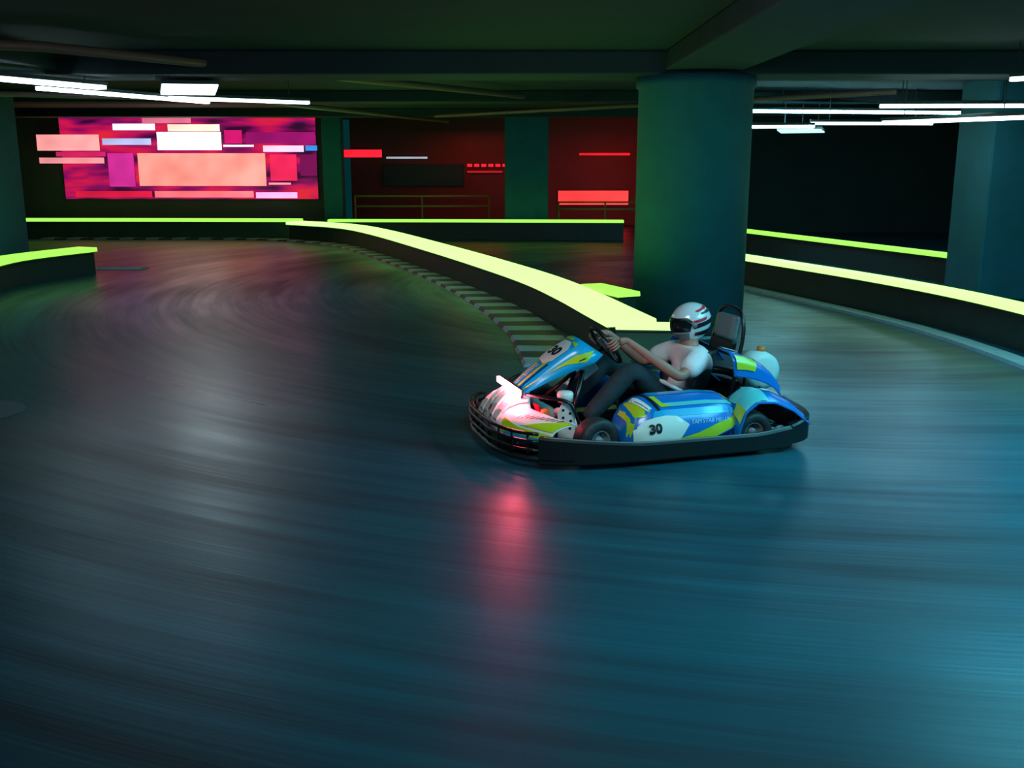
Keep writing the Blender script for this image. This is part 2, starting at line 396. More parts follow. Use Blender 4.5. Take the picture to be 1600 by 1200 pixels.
tube_lamp((-5.76, 12.6), (-4.6, 15.6), 2.75, 0.10, 'long white tube lamp second from the left above the pink screens')
tube_lamp((-4.82, 14.54), (-3.1, 15.75), 2.75, 0.09, 'white tube lamp reaching right, with the square panel lamp on its far side')
panel_lamp([(-4.75, 14.0), (-4.15, 12.3), (-3.52, 12.42), (-4.05, 14.1)], 2.76, 'square white panel lamp above the pink screens')
tube_lamp((4.2, 18.2), (8.2, 18.9), 2.74, 0.22, 'upper left white tube lamp above the right dark bay', 'tuberight')
tube_lamp((4.63, 12.98), (6.40, 12.91), 2.56, 0.07, 'upper of the two white tube lamps crossing in front of the right edge column')
tube_lamp((5.15, 14.2), (6.2, 12.4), 2.40, 0.14, 'lower of the two white tube lamps crossing in front of the right edge column')
tube_lamp((3.9, 17.9), (5.2, 17.7), 2.46, 0.18, 'low white tube lamp just right of the thick column', 'tuberight')
panel_lamp([(4.8, 18.6), (5.5, 18.3), (6.15, 20.2), (5.4, 20.6)], 2.42, 'pale greenish panel lamp hanging low right of the thick column', 'tubedim')
tube_lamp((5.2, 17.9), (7.4, 18.1), 2.52, 0.05, 'thin white tube lamp between the low panel lamp and the right lamps')
tube_lamp((5.33, 11.1), (5.6, 10.75), 2.74, 0.06, 'small white tube lamp cut by the top right frame edge')

# ---------------------------------------------------------------- the pink screens (flat lit panels with a frame each)
def lit(name, label, cat, px0, py0, px1, py1, Y, col, s, group, depth=0.06, m=None):
    # placed on the plane y = Y from its corners' bearings
    def at(px, py):
        a = (px-800)/1555; b_ = (600-py)/1555; p = math.atan(350/1555); cp, sp = math.cos(p), math.sin(p)
        r = Vector((a, cp+b_*sp, -sp+b_*cp)); k = Y/r.y; return r.x*k, 1.9+r.z*k
    x0, z1 = at(px0, py0); x1, z0 = at(px1, py1)
    if name == 'lit_panel': x0 += 0.012; x1 -= 0.012; z0 += 0.008; z1 -= 0.008
    t = empty(name, ((x0+x1)/2, Y, z0)); tag(t, label, cat, group)
    hw = (x1-x0)/2; h = z1-z0
    mesh_obj('lit_face', box(B(), (-hw, -depth, 0), (hw, -depth+0.02, h)), m or emis('glow', col, s), t)
    f = 0.0 if 'Y' and group == G and name == 'lit_panel' else min(0.02, h*0.15)
    mesh_obj('case', box(B(), (-hw-f, -depth+0.021, -f), (hw+f, 0, h+f)), M['black'], t)
    return t
def video_material():
    m = bpy.data.materials.new('video_picture'); m.use_nodes = True; nt = m.node_tree; N = nt.nodes; L = nt.links
    b = N['Principled BSDF']; b.inputs['Base Color'].default_value = (0.05, 0.01, 0.02, 1)
    tc = N.new('ShaderNodeTexCoord'); mp = N.new('ShaderNodeMapping'); mp.inputs['Scale'].default_value = (0.55, 1, 2.4)
    nz = N.new('ShaderNodeTexNoise'); nz.inputs['Scale'].default_value = 1.1; nz.inputs['Detail'].default_value = 2
    L.new(tc.outputs['Object'], mp.inputs[0]); L.new(mp.outputs[0], nz.inputs['Vector'])
    cr = N.new('ShaderNodeValToRGB'); L.new(nz.outputs['Fac'], cr.inputs[0]); e = cr.color_ramp.elements
    e[0].position = 0.38; e[0].color = (0.035, 0.003, 0.03, 1); e[1].position = 0.66; e[1].color = (0.9, 0.02, 0.05, 1)
    x = e.new(0.47); x.color = (0.28, 0.003, 0.12, 1); x = e.new(0.56); x.color = (0.70, 0.008, 0.09, 1)
    L.new(cr.outputs[0], b.inputs['Emission Color']); b.inputs['Emission Strength'].default_value = 0.85
    return m
G = 'lit panels of the pink screen wall'
lit('video_wall', 'large dark red and magenta video wall behind the smaller lit panels', 'screen', 92, 178, 498, 311, 26.25, None, 0, G, m=video_material(), depth=0.05)
S = [  # x0 y0 x1 y1 colour strength label
 (57, 210, 158, 236, (1.0, .36, .36), 1.3, 'broad salmon pink panel at the far left of the screen wall'),
 (62, 246, 165, 256, (1.0, .33, .36), 1.1, 'thin salmon strip under the broad pink panel at far left'),
 (88, 237, 167, 245, (.75, .02, .14), 1.0, 'crimson strip between the two salmon panels at left'),
 (176, 193, 244, 204, (.80, .72, 1.0), 1.8, 'blue white strip at the upper left of the screen wall'),
 (222, 184, 300, 193, (1.0, .22, .36), 0.9, 'rose panel above the white hot panel'),
 (160, 216, 238, 227, (.55, .60, 1.0), 1.1, 'pale blue strip left of the white hot panel'),
 (168, 239, 214, 292, (.72, .03, .34), 1.0, 'purple magenta panel left of the large peach panel'),
 (262, 194, 345, 206, (1.0, .72, .58), 1.6, 'cream cap above the white hot panel'),
 (245, 206, 348, 235, (1.0, .88, .80), 3.0, 'white hot panel in the middle of the screen wall'),
 (215, 239, 418, 291, (1.0, .30, .25), 1.35, 'large peach coloured panel low in the middle of the screen wall'),
 (350, 203, 380, 225, (.80, .01, .20), 1.0, 'small magenta panel right of the white hot panel'),
 (384, 206, 494, 225, (.38, .006, .17), 1.0, 'dark magenta panel at the upper right of the screen wall'),
 (349, 226, 398, 230, (1.0, .8, .85), 1.8, 'thin white line right of the white hot panel'),
 (411, 227, 476, 238, (1.0, .55, .80), 1.6, 'pink white strip at the right of the screen wall'),
 (477, 227, 497, 236, (.05, .33, 1.0), 1.0, 'small blue square at the right end of the screen wall'),
 (421, 241, 466, 283, (.95, .02, .11), 1.1, 'red panel right of the large peach panel'),
 (468, 241, 497, 275, (.22, .004, .10), 1.0, 'dark plum panel at the right end of the screen wall'),
 (420, 285, 456, 289, (1.0, .30, .34), 1.4, 'thin salmon line under the red panel'),
 (118, 298, 240, 309, (.80, .01, .06), 1.0, 'red strip at the lower left of the screen wall'),
 (242, 298, 398, 309, (1.0, .17, .20), 1.3, 'pink strip along the lower middle of the screen wall'),
 (400, 300, 466, 310, (1.0, .40, .85), 1.6, 'lilac white strip at the lower right of the screen wall'),
]
for i, (a, b_, c, d, col, s, lab) in enumerate(S):
    lit('lit_panel', lab, 'screen', a, b_, c, d, 26.17, col, s*1.0, G, depth=0.05)
# the red bays
G2 = 'red lights in the back bays'
lit('red_sign', 'small bright red light box at the left of the red bay', 'sign', 529, 234, 597, 246, 29.999, (1.0, .012, .03), 1.6, G2)
lit('wide_red_sign', 'wide bright red light box right of the dark square column', 'sign', 872, 298, 981, 320, 29.999, (1.0, .035, .035), 1.9, G2)
lit('red_strip_lamp', 'thin red strip lamp high above the wide red light box', 'lamp', 905, 239, 984, 243, 29.999, (1.0, .01, .02), 0.9, G2)
lit('pale_strip_lamp', 'thin pale strip lamp beside the small red light box', 'lamp', 604, 245, 668, 248, 29.999, (.45, .50, .60), 1.0, 'pale lights in the back bays')
lit('dark_screen', 'switched off dark screen on the red bay wall', 'screen', 600, 258, 724, 290, 29.999, (0.003, 0.004, 0.004), 0.2, 'screens in the back bays')
lit('red_line_lamp', 'thin red line lamp under the row of red dots', 'lamp', 730, 267, 785, 270, 29.999, (.8, .005, .02), .7, G2)
for k in range(6):
    lit('red_dot_lamp', ['leftmost', 'second from left', 'third from left', 'third from right', 'second from right', 'rightmost'][k]+' of the six small red dot lamps on the bay wall', 'lamp', 730+k*11, 256, 738+k*11, 261, 29.999, (1.0, .01, .03), 1.0, 'row of six red dot lamps')
area('red_glow', (3.2, 27.2, 1.6), 0.8, (1, 0.03, 0.03), 8, aim=(3.0, 30, 1.6))
# added yellow bars shaped as the light strips' reflections in the bay glass
def reflection_rail(x0, x1, y, zs, label):
    t = empty('reflection_bars', (x0, y, 0)); tag(t, label, 'reflection')
    for z in zs: mesh_obj('glint_bar', tube(B(), [(0, 0, z), (x1-x0, 0, z)], 0.025, 8), M['glintbar'], t, True)
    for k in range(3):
        x = (x1-x0)*k/2; mesh_obj('glint_post', tube(B(), [(x, 0.03, 0), (x, 0.03, max(zs)+0.02)], 0.022, 8), M['glintbar'], t, True)
reflection_rail(-4.1, -0.6, 26.4, (0.72, 0.98), 'added yellow two bar reflection of the light strip in the left red bay')
reflection_rail(1.2, 3.6, 26.0, (0.66, 0.84), 'added yellow two bar reflection of the light strip under the wide red light box')

# pale round mark on the floor at the left edge
tag(mesh_obj('floor_mark', lathe(B(), [(0, 0.0), (0.36, 0.0), (0.36, 0.003), (0, 0.003)], 40, Matrix.Translation((-4.15, 7.45, 0.0005)) @ Matrix.Diagonal((1, 1.0, 1, 1))), mat('pale_floor_disc', (0.02, 0.11, 0.14), 0.5, vary=0.3, scale=3)),
    'pale round mark on the floor at the left edge', 'floor mark')
#KART
# ================================================================ THE KART (local x forward, y to the driver's left, z up)
KX, KY, KTH = 0.885, 6.84, math.radians(18)
K = empty('go_kart', (KX, KY, 0), PI+KTH)
tag(K, 'blue and lime racing go-kart number 30 with black bumper and glowing red light bar', 'go-kart')
def part(name, bm, m, parent=None, smooth=False, bevel=0, label=None):
    o = mesh_obj(name, bm, M[m] if isinstance(m, str) else m, parent or K, smooth, bevel)
    if label: o['label'] = label
    return o
def mir(pts): return [(x, -y, z) for x, y, z in pts]

# floor tray and frame
bm = B(); bm2 = slab([(0.98, -0.28), (0.98, 0.28), (0.30, 0.36), (-0.72, 0.36), (-0.72, -0.36), (0.30, -0.36)], 0.045, 0.055)
part('floor_tray', bm2, 'black'); bm.free()
fr = B()
for s in (1, -1):
    tube(fr, spline([(1.0, .24*s, .075), (.62, .28*s, .075), (.3, .36*s, .075), (-.5, .38*s, .075), (-.95, .34*s, .085)], 6), .017, 10)
for x, y in ((.98, .26), (.30, .36), (-.28, .37), (-.9, .36)): tube(fr, [(x, -y, .078), (x, y, .078)], .017, 10)
part('chassis_frame', fr, 'steel', smooth=True)

# bumper surround
plan = [(1.155, 0), (1.145, .26), (1.07, .49), (.92, .63), (.70, .715), (.40, .75), (-.1, .76), (-.6, .765), (-.86, .74), (-.99, .62), (-1.04, .40), (-1.05, 0)]
def rim(pl, n=5):
    half = [Vector((x, y, 0)) for x, y in pl]
    full = half+[Vector((x, -y, 0)) for x, y in pl[::-1][1:-1]]
    out = []
    N_ = len(full)
    for i in range(N_):
        p0, p1, p2, p3 = full[i-1], full[i], full[(i+1) % N_], full[(i+2) % N_]
        for k in range(n):
            t = k/n; out.append(0.5*((2*p1)+(p2-p0)*t+(2*p0-5*p1+4*p2-p3)*t*t+(3*p1-p0-3*p2+p3)*t**3))
    return out
R = rim(plan)
def ring_band(z0, z1, inn, pred, bm=None, r=0.012):
    bm = bm or B(); pts = R; n = len(pts)
    idx = [i for i in range(n)]
    rings = {}
    for i in idx:
        p = pts[i]; d = (pts[(i+1) % n]-pts[i-1]).normalized(); nn = Vector((-d.y, d.x, 0))
        nn = nn if nn.dot(p) > 0 else -nn
        zt = z1(p) if callable(z1) else z1
        prof = [(0, z0+r), (0, zt-r), (-r, zt), (-inn, zt), (-inn, z0), (-r, z0)]
        rings[i] = [bm.verts.new(p+nn*a+Vector((0, 0, z))) for a, z in prof]
    m_ = 6
    for i in idx:
        j = (i+1) % n
        if not (pred(pts[i]) and pred(pts[j])): continue
        for k in range(m_): bm.faces.new((rings[i][k], rings[j][k], rings[j][(k+1) % m_], rings[i][(k+1) % m_]))
    for i in idx:
        for v in rings[i]:
            if not v.link_faces: bm.verts.remove(v)
    bmesh.ops.holes_fill(bm, edges=[e for e in bm.edges if e.is_boundary], sides=8)
    return bm
top_z = lambda p: lerp_tab([(-.95, (.20,)), (-.55, (.15,)), (.30, (.155,)), (.80, (.205,)), (1.0, (.215,))], p.x)[0]
part('side_bumper', ring_band(0.035, top_z, 0.05, lambda p: p.x < 0.96 and p.x > -.80 and p.y > 0), 'black')
part('side_bumper', ring_band(0.035, top_z, 0.05, lambda p: p.x < 0.96 and p.x > -.80 and p.y < 0), 'black')
part('rear_bumper', ring_band(0.06, lambda p: lerp_tab([(-1.05, (.245,)), (-.9, (.22,)), (-.74, (.18,))], p.x)[0], 0.06, lambda p: p.x < -.74), 'black')
fb = part('front_bumper', ring_band(0.05, 0.085, 0.03, lambda p: p.x > 0.72), 'black')
for z, r in ((0.235, .012), (0.185, .012), (0.13, .010)):
    pts = [p+Vector((0, 0, z)) for p in R if p.x > 0.93]
    pts.sort(key=lambda p: math.atan2(p.y, p.x-0.6))
    part('bumper_rail', tube(B(), pts, r, 10), 'steel', fb, True)
for p in R:
    if p.x > 0.94 and (R.index(p) % 3 == 0):
        part('bumper_strut', tube(B(), [(p.x*.985, p.y*.985, .06), (p.x*.985, p.y*.985, .235)], .010, 8), 'black', fb, True)
# a slim grey bead drawing the highlight along the side bumper's top edge
for s in (1, -1):
    pts = [p+Vector((0, 0, top_z(p))) for p in R if -.78 < p.x < .94 and p.y*s > 0]; pts.sort(key=lambda p: p.x)
    part('edge_highlight', tube(B(), [Vector((p.x, p.y-.02*s, p.z)) for p in pts], .006, 6), 'grey', smooth=True)

# side pods
ST = [(-.47, (.30, .66)), (-.44, (.70, .74)), (-.36, (.92, .90)), (-.20, (1, 1)), (.15, (1, 1)), (.24, (.94, .98)), (.32, (.78, .90)), (.36, (.55, .80)), (.38, (.25, .68))]
CS = [(.38, .34), (.41, .395), (.50, .398), (.585, .375), (.65, .345), (.685, .29), (.712, .22), (.71, .13), (.66, .11), (.42, .11)]
def pod_surf(s):
    def f(u, v):       # u: x, v: 0..1 around the outside
        a, b_ = lerp_tab(ST, u)
        q = v*(len(CS)-1); i = min(int(q), len(CS)-2); t = q-i
        y = CS[i][0]+(CS[i+1][0]-CS[i][0])*t; z = CS[i][1]+(CS[i+1][1]-CS[i][1])*t
        return Vector((u, s*(.42+(y-.42)*b_), .11+(z-.11)*(a*.8+.2 if u < 0 else a)))
    return f
def make_pod(s):
    f = pod_surf(s); bm = B()
    us = [-.47, -.455, -.44, -.40, -.36, -.28, -.20, -.1, 0, .1, .15, .195, .24, .28, .32, .34, .36, .37, .38]
    V = [[bm.verts.new(f(u, j/18)) for j in range(19)] for u in us]
    for a, b_ in zip(V, V[1:]):
        for j in range(18): bm.faces.new((a[j], b_[j], b_[j+1], a[j+1]))
    for r_ in (V[0], V[-1]): bm.faces.new(r_)
    for a, b_ in zip(V, V[1:]): bm.faces.new((a[0], b_[0], b_[-1], a[-1]))
    pod = part('side_pod', bm, 'blue', None, True)
    g = f; cc = lambda P: (P.x, .52*s, .2)
    def P_(n, poly, m, off=.003): 
        o = patch(n, g, poly, M[m], pod, off, 0.05, cc); return o
    # top face bands (v .10-.40), crease at ~.45, flank .5-.8
    P_('sticker', [(.14, .22), (.155, .12), (-.40, .12), (-.40, .22)], 'sky')
    P_('sticker', [(.13, .36), (-.42, .36), (-.42, .42), (.12, .42)], 'cyan', .0035)
    P_('sticker', [(.165, .24), (.13, .24), (.11, .36), (.05, .42), (.135, .42)], 'lime', .0045)
    P_('sticker', [(.19, .46), (-.44, .46), (-.44, .54), (.21, .54)], 'sky')
    P_('sticker', [(-.30, .05), (-.36, .05), (-.43, .30), (-.37, .30)], 'lime', .004)
    P_('sticker', [(.205, .03), (.185, .03), (.145, .46), (.165, .46)], 'ink', .005)
    # lime nose graphic
    P_('sticker', [(.355, .18), (.30, .14), (.21, .44), (.25, .50), (.30, .46), (.35, .66), (.368, .60), (.35, .40)], 'lime')
    P_('sticker', [(.285, .18), (.245, .16), (.195, .42), (.235, .44)], 'white', .0055)
    P_('sticker', [(.272, .19), (.267, .19), (.22, .42), (.225, .42)], 'ink', .0065)
    # yellow-green wave on the flank
    P_('sticker', [(.12, .83), (.12, .77), (-.10, .71), (-.34, .60), (-.455, .52), (-.455, .62), (-.36, .70), (-.20, .77)], 'lime', .004)
    P_('sticker', [(.14, .90), (.12, .84), (-.2, .78), (-.36, .71), (-.44, .70), (-.42, .80), (-.2, .88)], 'navy', .003)
    # number plate
    pl = P_('number_plate', [(.335, .60), (.26, .54), (.12, .525), (.04, .54), (-.04, .63), (.02, .74), (.11, .82), (.20, .81), (.335, .74)], 'plate', .006)
    writing('number', '30', g, (.20, .645), -.085*s, -.115, M['ink'], pod, .009, 1.0, 0, .055, 0, cc)
    writing('lettering', 'TAM STAR MILLER', g, (-.195, .612), -.036*s, -.060, M['print'], pod, .007, 1.0, .25, 0.0, 0, cc)
    return pod
make_pod(1); make_pod(-1)
for s in (1, -1):
    for x in (.18, -.25): part('pod_bracket', tube(B(), [(x, .37*s, .08), (x, .5*s, .10), (x, .66*s, .12), (x, .73*s, .10)], .012, 8), 'steel', smooth=True)

# front nose fairing
def nose(u, v):       # u: -1..1 across, v: 0 front bottom .. 1 rear top
    y = .575*u; a = abs(u)
    hump = max(0, 1-(a/.36)**2) if a < .36 else 0
    shoulder = max(0.0, 1-max(0, (a-.55)/.45)**1.5)
    xf = 1.115-.30*max(0, a-.35)**1.5*1.6
    tab = [(0, (xf-.05, .125)), (.12, (xf-.005, .15)), (.28, (xf, .20+.01*hump)), (.45, (xf-.035, .255+.03*hump)), (.62, (xf-.09, .285+.07*hump)),
           (.80, (xf-.17, .30+.10*hump)), (1, (xf-.30+.15*a, .305+.09*hump))]
    x, z = lerp_tab(tab, v)
    z = .125+(z-.125)*(.80+.20*shoulder)
    return Vector((x, y, z))
bm = B(); grid(bm, lambda i, j: nose(-1+2*i, j), 48, 16)
nf = part('front_fairing', bm, 'white', None, True); nf['label'] = 'white nose fairing with lime and blue corners'
nf.modifiers.new('solid', 'SOLIDIFY').thickness = 0.006
for s in (1, -1):
    def Pn(n, poly, m, off=.004):
        return patch(n, (lambda u, v: nose(s*u, v)), poly, M[m], nf, off, 0.04, lambda P: (.75, P.y*.7, .0))
    Pn('sticker', [(.42, .50), (.46, .30), (.52, .20), (.99, .20), (.99, .36), (.66, .38)], 'lime', .004)
    Pn('sticker', [(.52, .26), (.56, .08), (.97, .05), (.98, .24), (.66, .26)], 'sky', .006)
    Pn('sticker', [(.72, .44), (.66, .42), (.99, .42), (.99, .95), (.90, .70)], 'lime', .005)
    for k in range(9):      # small illegible script on the corner
        u0 = .56+.04*k; v0 = .55+.02*k
        Pn('script_mark', [(u0, v0), (u0+.012, v0), (u0+.03, v0+.12), (u0+.018, v0+.12)], 'ink', .007)
    Pn('groove', [(.10, .30), (.125, .30), (.15, .92), (.13, .92)], 'ink', .004)
Pn('groove', [(.012, .25), (.025, .25), (.025, .9), (.012, .9)], 'orange', .004)
Pn('nose_badge', [(-.05, .40), (.03, .40), (.03, .48), (-.05, .48)], 'red', .005)
# raised centre fins of the nose
for y in (-.15, -.05, .06, .16):
    bm = B(); P4 = [nose(y/.575, v) for v in (.34, .5, .65, .8, .95)]
    for a, b_ in zip(P4, P4[1:]):
        m_ = (a+b_)/2; obox(bm, m_+Vector((0, 0, .008)), (b_-a)/2, Vector((0, .034, 0)), Vector((0, 0, .01)))
    part('nose_fin', bm, 'white', nf, bevel=.003)

# red light bar across the base of the number panel
lb = part('light_bar', obox(B(), (.955, 0, .415), (.012, 0, 0), (0, .235, 0), (.0, 0, .020)), 'redled', None, False, .006, 'glowing red light bar')
part('light_bar_mount', obox(B(), (.93, 0, .40), (.014, 0, 0), (0, .20, 0), (0, 0, .028)), 'black', lb, bevel=.004)
part('lamp_pod', lathe(B(), [(0, 0), (.035, 0), (.042, .02), (.035, .045), (0, .05)], 20, Matrix.Translation((.955, .215, .385)) @ Matrix.Rotation(PI/2, 4, 'Y')), 'redled', lb, True)

# number panel (steering fairing)
b0 = Vector((.93, 0, .385)); b1 = Vector((.47, 0, .715)); dd = (b1-b0); nn = Vector((-dd.z, 0, dd.x)); nn = nn.normalized(); nn = nn if nn.x > 0 else -nn
def panel(u, t):      # u -2..2 (|u|<1 face), t 0..1 (base..top)
    wv = .085+.055*min(1, t*1.15)-.035*max(0, (t-.86)/.14); fl = .03+.13*max(0, min(1, (t-.05)/.8))
    c = b0+dd*t+nn*(.015*math.sin(PI*t))
    s = 1 if u > 0 else -1; a = abs(u)
    if a <= 1: return c+Vector((0, u*wv, 0))+nn*(.012*(1-a*a))
    k = a-1
    return c+Vector((0, s*(wv+.045*k), 0))-nn*(fl*k)+dd*(.10*k*t)
bm = B(); us = [-2, -1.66, -1.33, -1, -.6, -.2, .2, .6, 1, 1.33, 1.66, 2]
V = [[bm.verts.new(panel(u, j/16)) for j in range(17)] for u in us]
for a, b_ in zip(V, V[1:]):
    for j in range(16): bm.faces.new((a[j], b_[j], b_[j+1], a[j+1]))
np_ = part('number_panel', bm, 'sky', smooth=True, label='blue upright front panel with number 30'); np_.modifiers.new('s', 'SOLIDIFY').thickness = .005
PO = 1 if (Vector(panel(.01, .5))-Vector(panel(0, .5))).cross(Vector(panel(0, .51))-Vector(panel(0, .5))).dot(nn) > 0 else -1
def Pp(n, poly, m, off=.005): return patch(n, panel, poly, M[m], np_, off*PO, 0.06)
Pp('sticker', [(.96, .02), (.80, .02), (.80, .50), (.96, .50)], 'navy', .004)
Pp('sticker', [(.62, .02), (.42, .02), (.50, .52), (.70, .52)], 'lime', .004)
Pp('sticker', [(-.30, .02), (-.46, .02), (-.40, .48), (-.24, .48)], 'lime', .004)
Pp('sticker', [(.1, .02), (-.1, .02), (-.1, .35), (.1, .45)], 'cyan', .004)
Pp('sticker', [(-.9, .97), (.35, .97), (.35, .93), (-.9, .93)], 'lime')
Pp('sticker', [(.55, .93), (1.0, .93), (1.0, .87), (.55, .90)], 'lime')
Pp('number_plate', [(-.72, .66), (-.45, .90), (.45, .90), (.88, .80), (.88, .56), (.45, .47), (-.45, .50), (-.72, .58)], 'white', .006)
writing('number', '30', panel, (.06, .69), 1.05, .19, M['ink'], np_, .009*PO, 1.0, 0, .05)
for s in (1, -1):
    Pp('sticker', [(s*1.22, .02), (s*1.42, .02), (s*1.35, .62), (s*1.30, .80), (s*1.62, .98), (s*1.80, .80), (s*1.50, .62)], 'lime', .005)
    Pp('sticker', [(s*1.60, .76), (s*1.66, .76), (s*1.66, .84), (s*1.60, .84)], 'ink', .007)
for k in range(8):       # small illegible upright script low on the panel
    t0 = .22+.028*k
    Pp('script_mark', [(-.35+.04*(k % 2), t0), (.30-.05*(k % 3), t0+.012), (.30, t0+.018), (-.35, t0+.008)], 'white', .007)
part('panel_bracket', obox(B(), (.56, .0, .56), (.07, 0, .05), (0, .10, 0), (.008, 0, -.008)), 'tank')

# steering
ax = Vector((.8, 0, -.6)).normalized(); wc = Vector((.25, 0, .655)); tt = Vector((.6, 0, .8)).normalized()
part('steering_column', tube(B(), [wc+ax*.02, wc+ax*.60], .014, 10), 'steel', smooth=True)
sw = part('steering_wheel', tube(B(), [wc+Vector((0, 1, 0))*.15*math.cos(a)+tt*.15*math.sin(a) for a in [2*PI*k/40 for k in range(40)]], .014, 12, True), 'black', smooth=True)
for a in (math.radians(0), math.radians(180), math.radians(-90)):
    e = Vector((0, 1, 0))*math.cos(a)+tt*math.sin(a)
    part('spoke', obox(B(), wc+e*.085+ax*.008, e*.06, ax.cross(e)*.018, ax*.003), 'grey', sw, bevel=.002)
part('wheel_hub', lathe(B(), [(0, -.02), (.045, -.02), (.05, 0), (.045, .025), (0, .03)], 24, Matrix.Translation(wc) @ ax.to_track_quat('Z', 'Y').to_matrix().to_4x4()), 'grey', sw, True)
bm = B(); obox(bm, (.40, 0, .50), (.055, 0, -.04), (0, .05, 0), (.03, 0, .04)); part('steering_box', bm, 'grey', bevel=.008)
part('steering_upright', tube(B(), [(.44, .06, .50), (.56, .12, .10)], .016, 10), 'steel', smooth=True)
part('steering_upright', tube(B(), [(.44, -.06, .50), (.56, -.12, .10)], .016, 10), 'steel', smooth=True)

# wheels
def wheel(x, y, r, wd, steer, name='wheel'):
    rot = Matrix.Translation((x, y, r)) @ Matrix.Rotation(steer, 4, 'Z') @ Matrix.Rotation(-PI/2 if y > 0 else PI/2, 4, 'X')
    h = wd/2
    prof = [(r*.48, -h*.82), (r*.62, -h), (r*.86, -h*.98), (r*.97, -h*.78), (r, -h*.45), (r, h*.45), (r*.97, h*.78), (r*.86, h*.98), (r*.62, h), (r*.48, h*.82)]
    t = part('wheel', lathe(B(), prof, 48, rot), 'rubber', None, True)
    part('wheel_rim', lathe(B(), [(r*.48, -h*.82), (r*.50, h*.82), (r*.46, h*.86), (r*.42, h*.55), (r*.22, h*.35), (r*.20, h*.7), (0, h*.72)], 40, rot), 'grey', t, True)
    for k in range(3):
        a = 2*PI*k/3; m = rot @ Matrix.Translation((r*.32*math.cos(a), r*.32*math.sin(a), h*.46))
        part('wheel_bolt', lathe(B(), [(.009, 0), (.009, .012), (0, .014)], 6, m), 'chrome', t)
    return t
wheel(.55, .565, .15, .13, .22); wheel(.55, -.565, .15, .13, .22)
wheel(-.53, .60, .14, .20, 0); wheel(-.53, -.60, .14, .20, 0)
part('rear_axle', tube(B(), [(-.53, -.55, .14), (-.53, .55, .14)], .02, 12), 'steel', smooth=True)
for s in (1, -1):
    part('tie_rod', tube(B(), [(.62, .04*s, .11), (.58, .50*s, .13)], .009, 8), 'chrome', smooth=True)
    part('stub_axle', obox(B(), (.53, .47*s, .135), (.03, 0, 0), (0, .04, 0), (0, 0, .05)), 'steel', bevel=.006)
    # bar sweeping from the light bar round to the side above the pedals
    part('leg_bar', tube(B(), spline([(.90, .20*s, .395), (.80, .34*s, .395), (.70, .43*s, .385), (.66, .46*s, .33), (.62, .46*s, .22), (.58, .44*s, .09)], 6), .012, 10), 'steel', smooth=True)
# pedals, perforated white plate and shoes' rest
for s, m, lab in ((1, 'red', 'red brake pedal'), (-1, 'red', 'red throttle pedal')):
    pd = part('pedal', obox(B(), (.80, .20*s, .24), (.012, 0, 0), (0, .05, 0), (.03, 0, .085)), m, None, False, .008, lab)
    part('pedal_arm', tube(B(), [(.80, .20*s, .25), (.84, .20*s, .07)], .009, 8), 'steel', pd, True)
part('brake_cylinder', lathe(B(), [(0, 0), (.03, 0), (.03, .20), (.022, .21), (0, .21)], 20, Matrix.Translation((.80, .30, .10))), 'orange', None, True, 0, 'orange brake cylinder')
pp = part('perforated_plate', slab([(.0, 0), (.11, .01), (.115, .19), (.09, .245), (.03, .25), (.0, .19)], -.006, .006), 'white', None, False, .003, 'white perforated plate')
pp.matrix_local = Matrix.Translation((.74, .375, .12)) @ Matrix(((-.92, 0, .38, 0), (.38, 0, .92, 0), (0, 1, 0, 0), (0, 0, 0, 1)))
for i, (a, b_) in enumerate(((.035, .20), (.035, .15), (.035, .10), (.08, .18), (.085, .13), (.08, .08))):
    part('plate_hole', lathe(B(), [(0, -.0085), (.009, -.0085), (.009, .0085), (0, .0085)], 12, Matrix.Translation((a, b_, 0))), 'ink', pp)
part('plate_cap', lathe(B(), [(0, .25), (.05, .25), (.055, .30), (.045, .315), (0, .32)], 20, Matrix.Translation((.685, .36, .12))), 'white', None, True)

# seat
def seat(u, v):       # u across -1..1, v 0 front lip .. 1 top of the back
    tab = [(0, (.10, .15, .175)), (.15, (.0, .095, .19)), (.35, (-.16, .065, .205)), (.5, (-.30, .075, .21)), (.62, (-.38, .14, .215)), (.75, (-.44, .27, .235)), (.88, (-.51, .44, .235)), (1, (-.565, .60, .20))]
    x, z, hw = lerp_tab(tab, v); a = abs(u)
    up = .15*max(0, (a-.55)/.45)**1.6*(1-max(0, v-.55)*2.0) if v < .95 else 0
    fwd = .16*max(0, (a-.5)/.5)**1.6*max(0, min(1, (v-.45)*3))
    return Vector((x+fwd, u*hw*1.08, z+max(0, up)))
bm = B(); grid(bm, lambda i, j: seat(-1+2*i, j), 24, 30)
st = part('seat', bm, 'black', None, True); st.modifiers.new('s', 'SOLIDIFY').thickness = .012
# head rest hoop behind the seat
hoop = spline([(-.60, .20, .10), (-.66, .20, .45), (-.71, .19, .70), (-.72, .14, .84), (-.72, 0, .875), (-.72, -.14, .84), (-.71, -.19, .70), (-.66, -.20, .45), (-.60, -.20, .10)], 6)
rh = part('roll_hoop', tube(B(), hoop, .014, 10), 'steel', None, True)
part('head_rest', obox(B(), (-.69, 0, .74), (.03, 0, .006), (0, .12, 0), (-.015, 0, .085)), 'grey', rh, bevel=.02, label='grey padded head rest')
part('head_rest_pad', obox(B(), (-.66, 0, .60), (.025, 0, .004), (0, .15, 0), (-.01, 0, .05)), 'black', rh, bevel=.015)
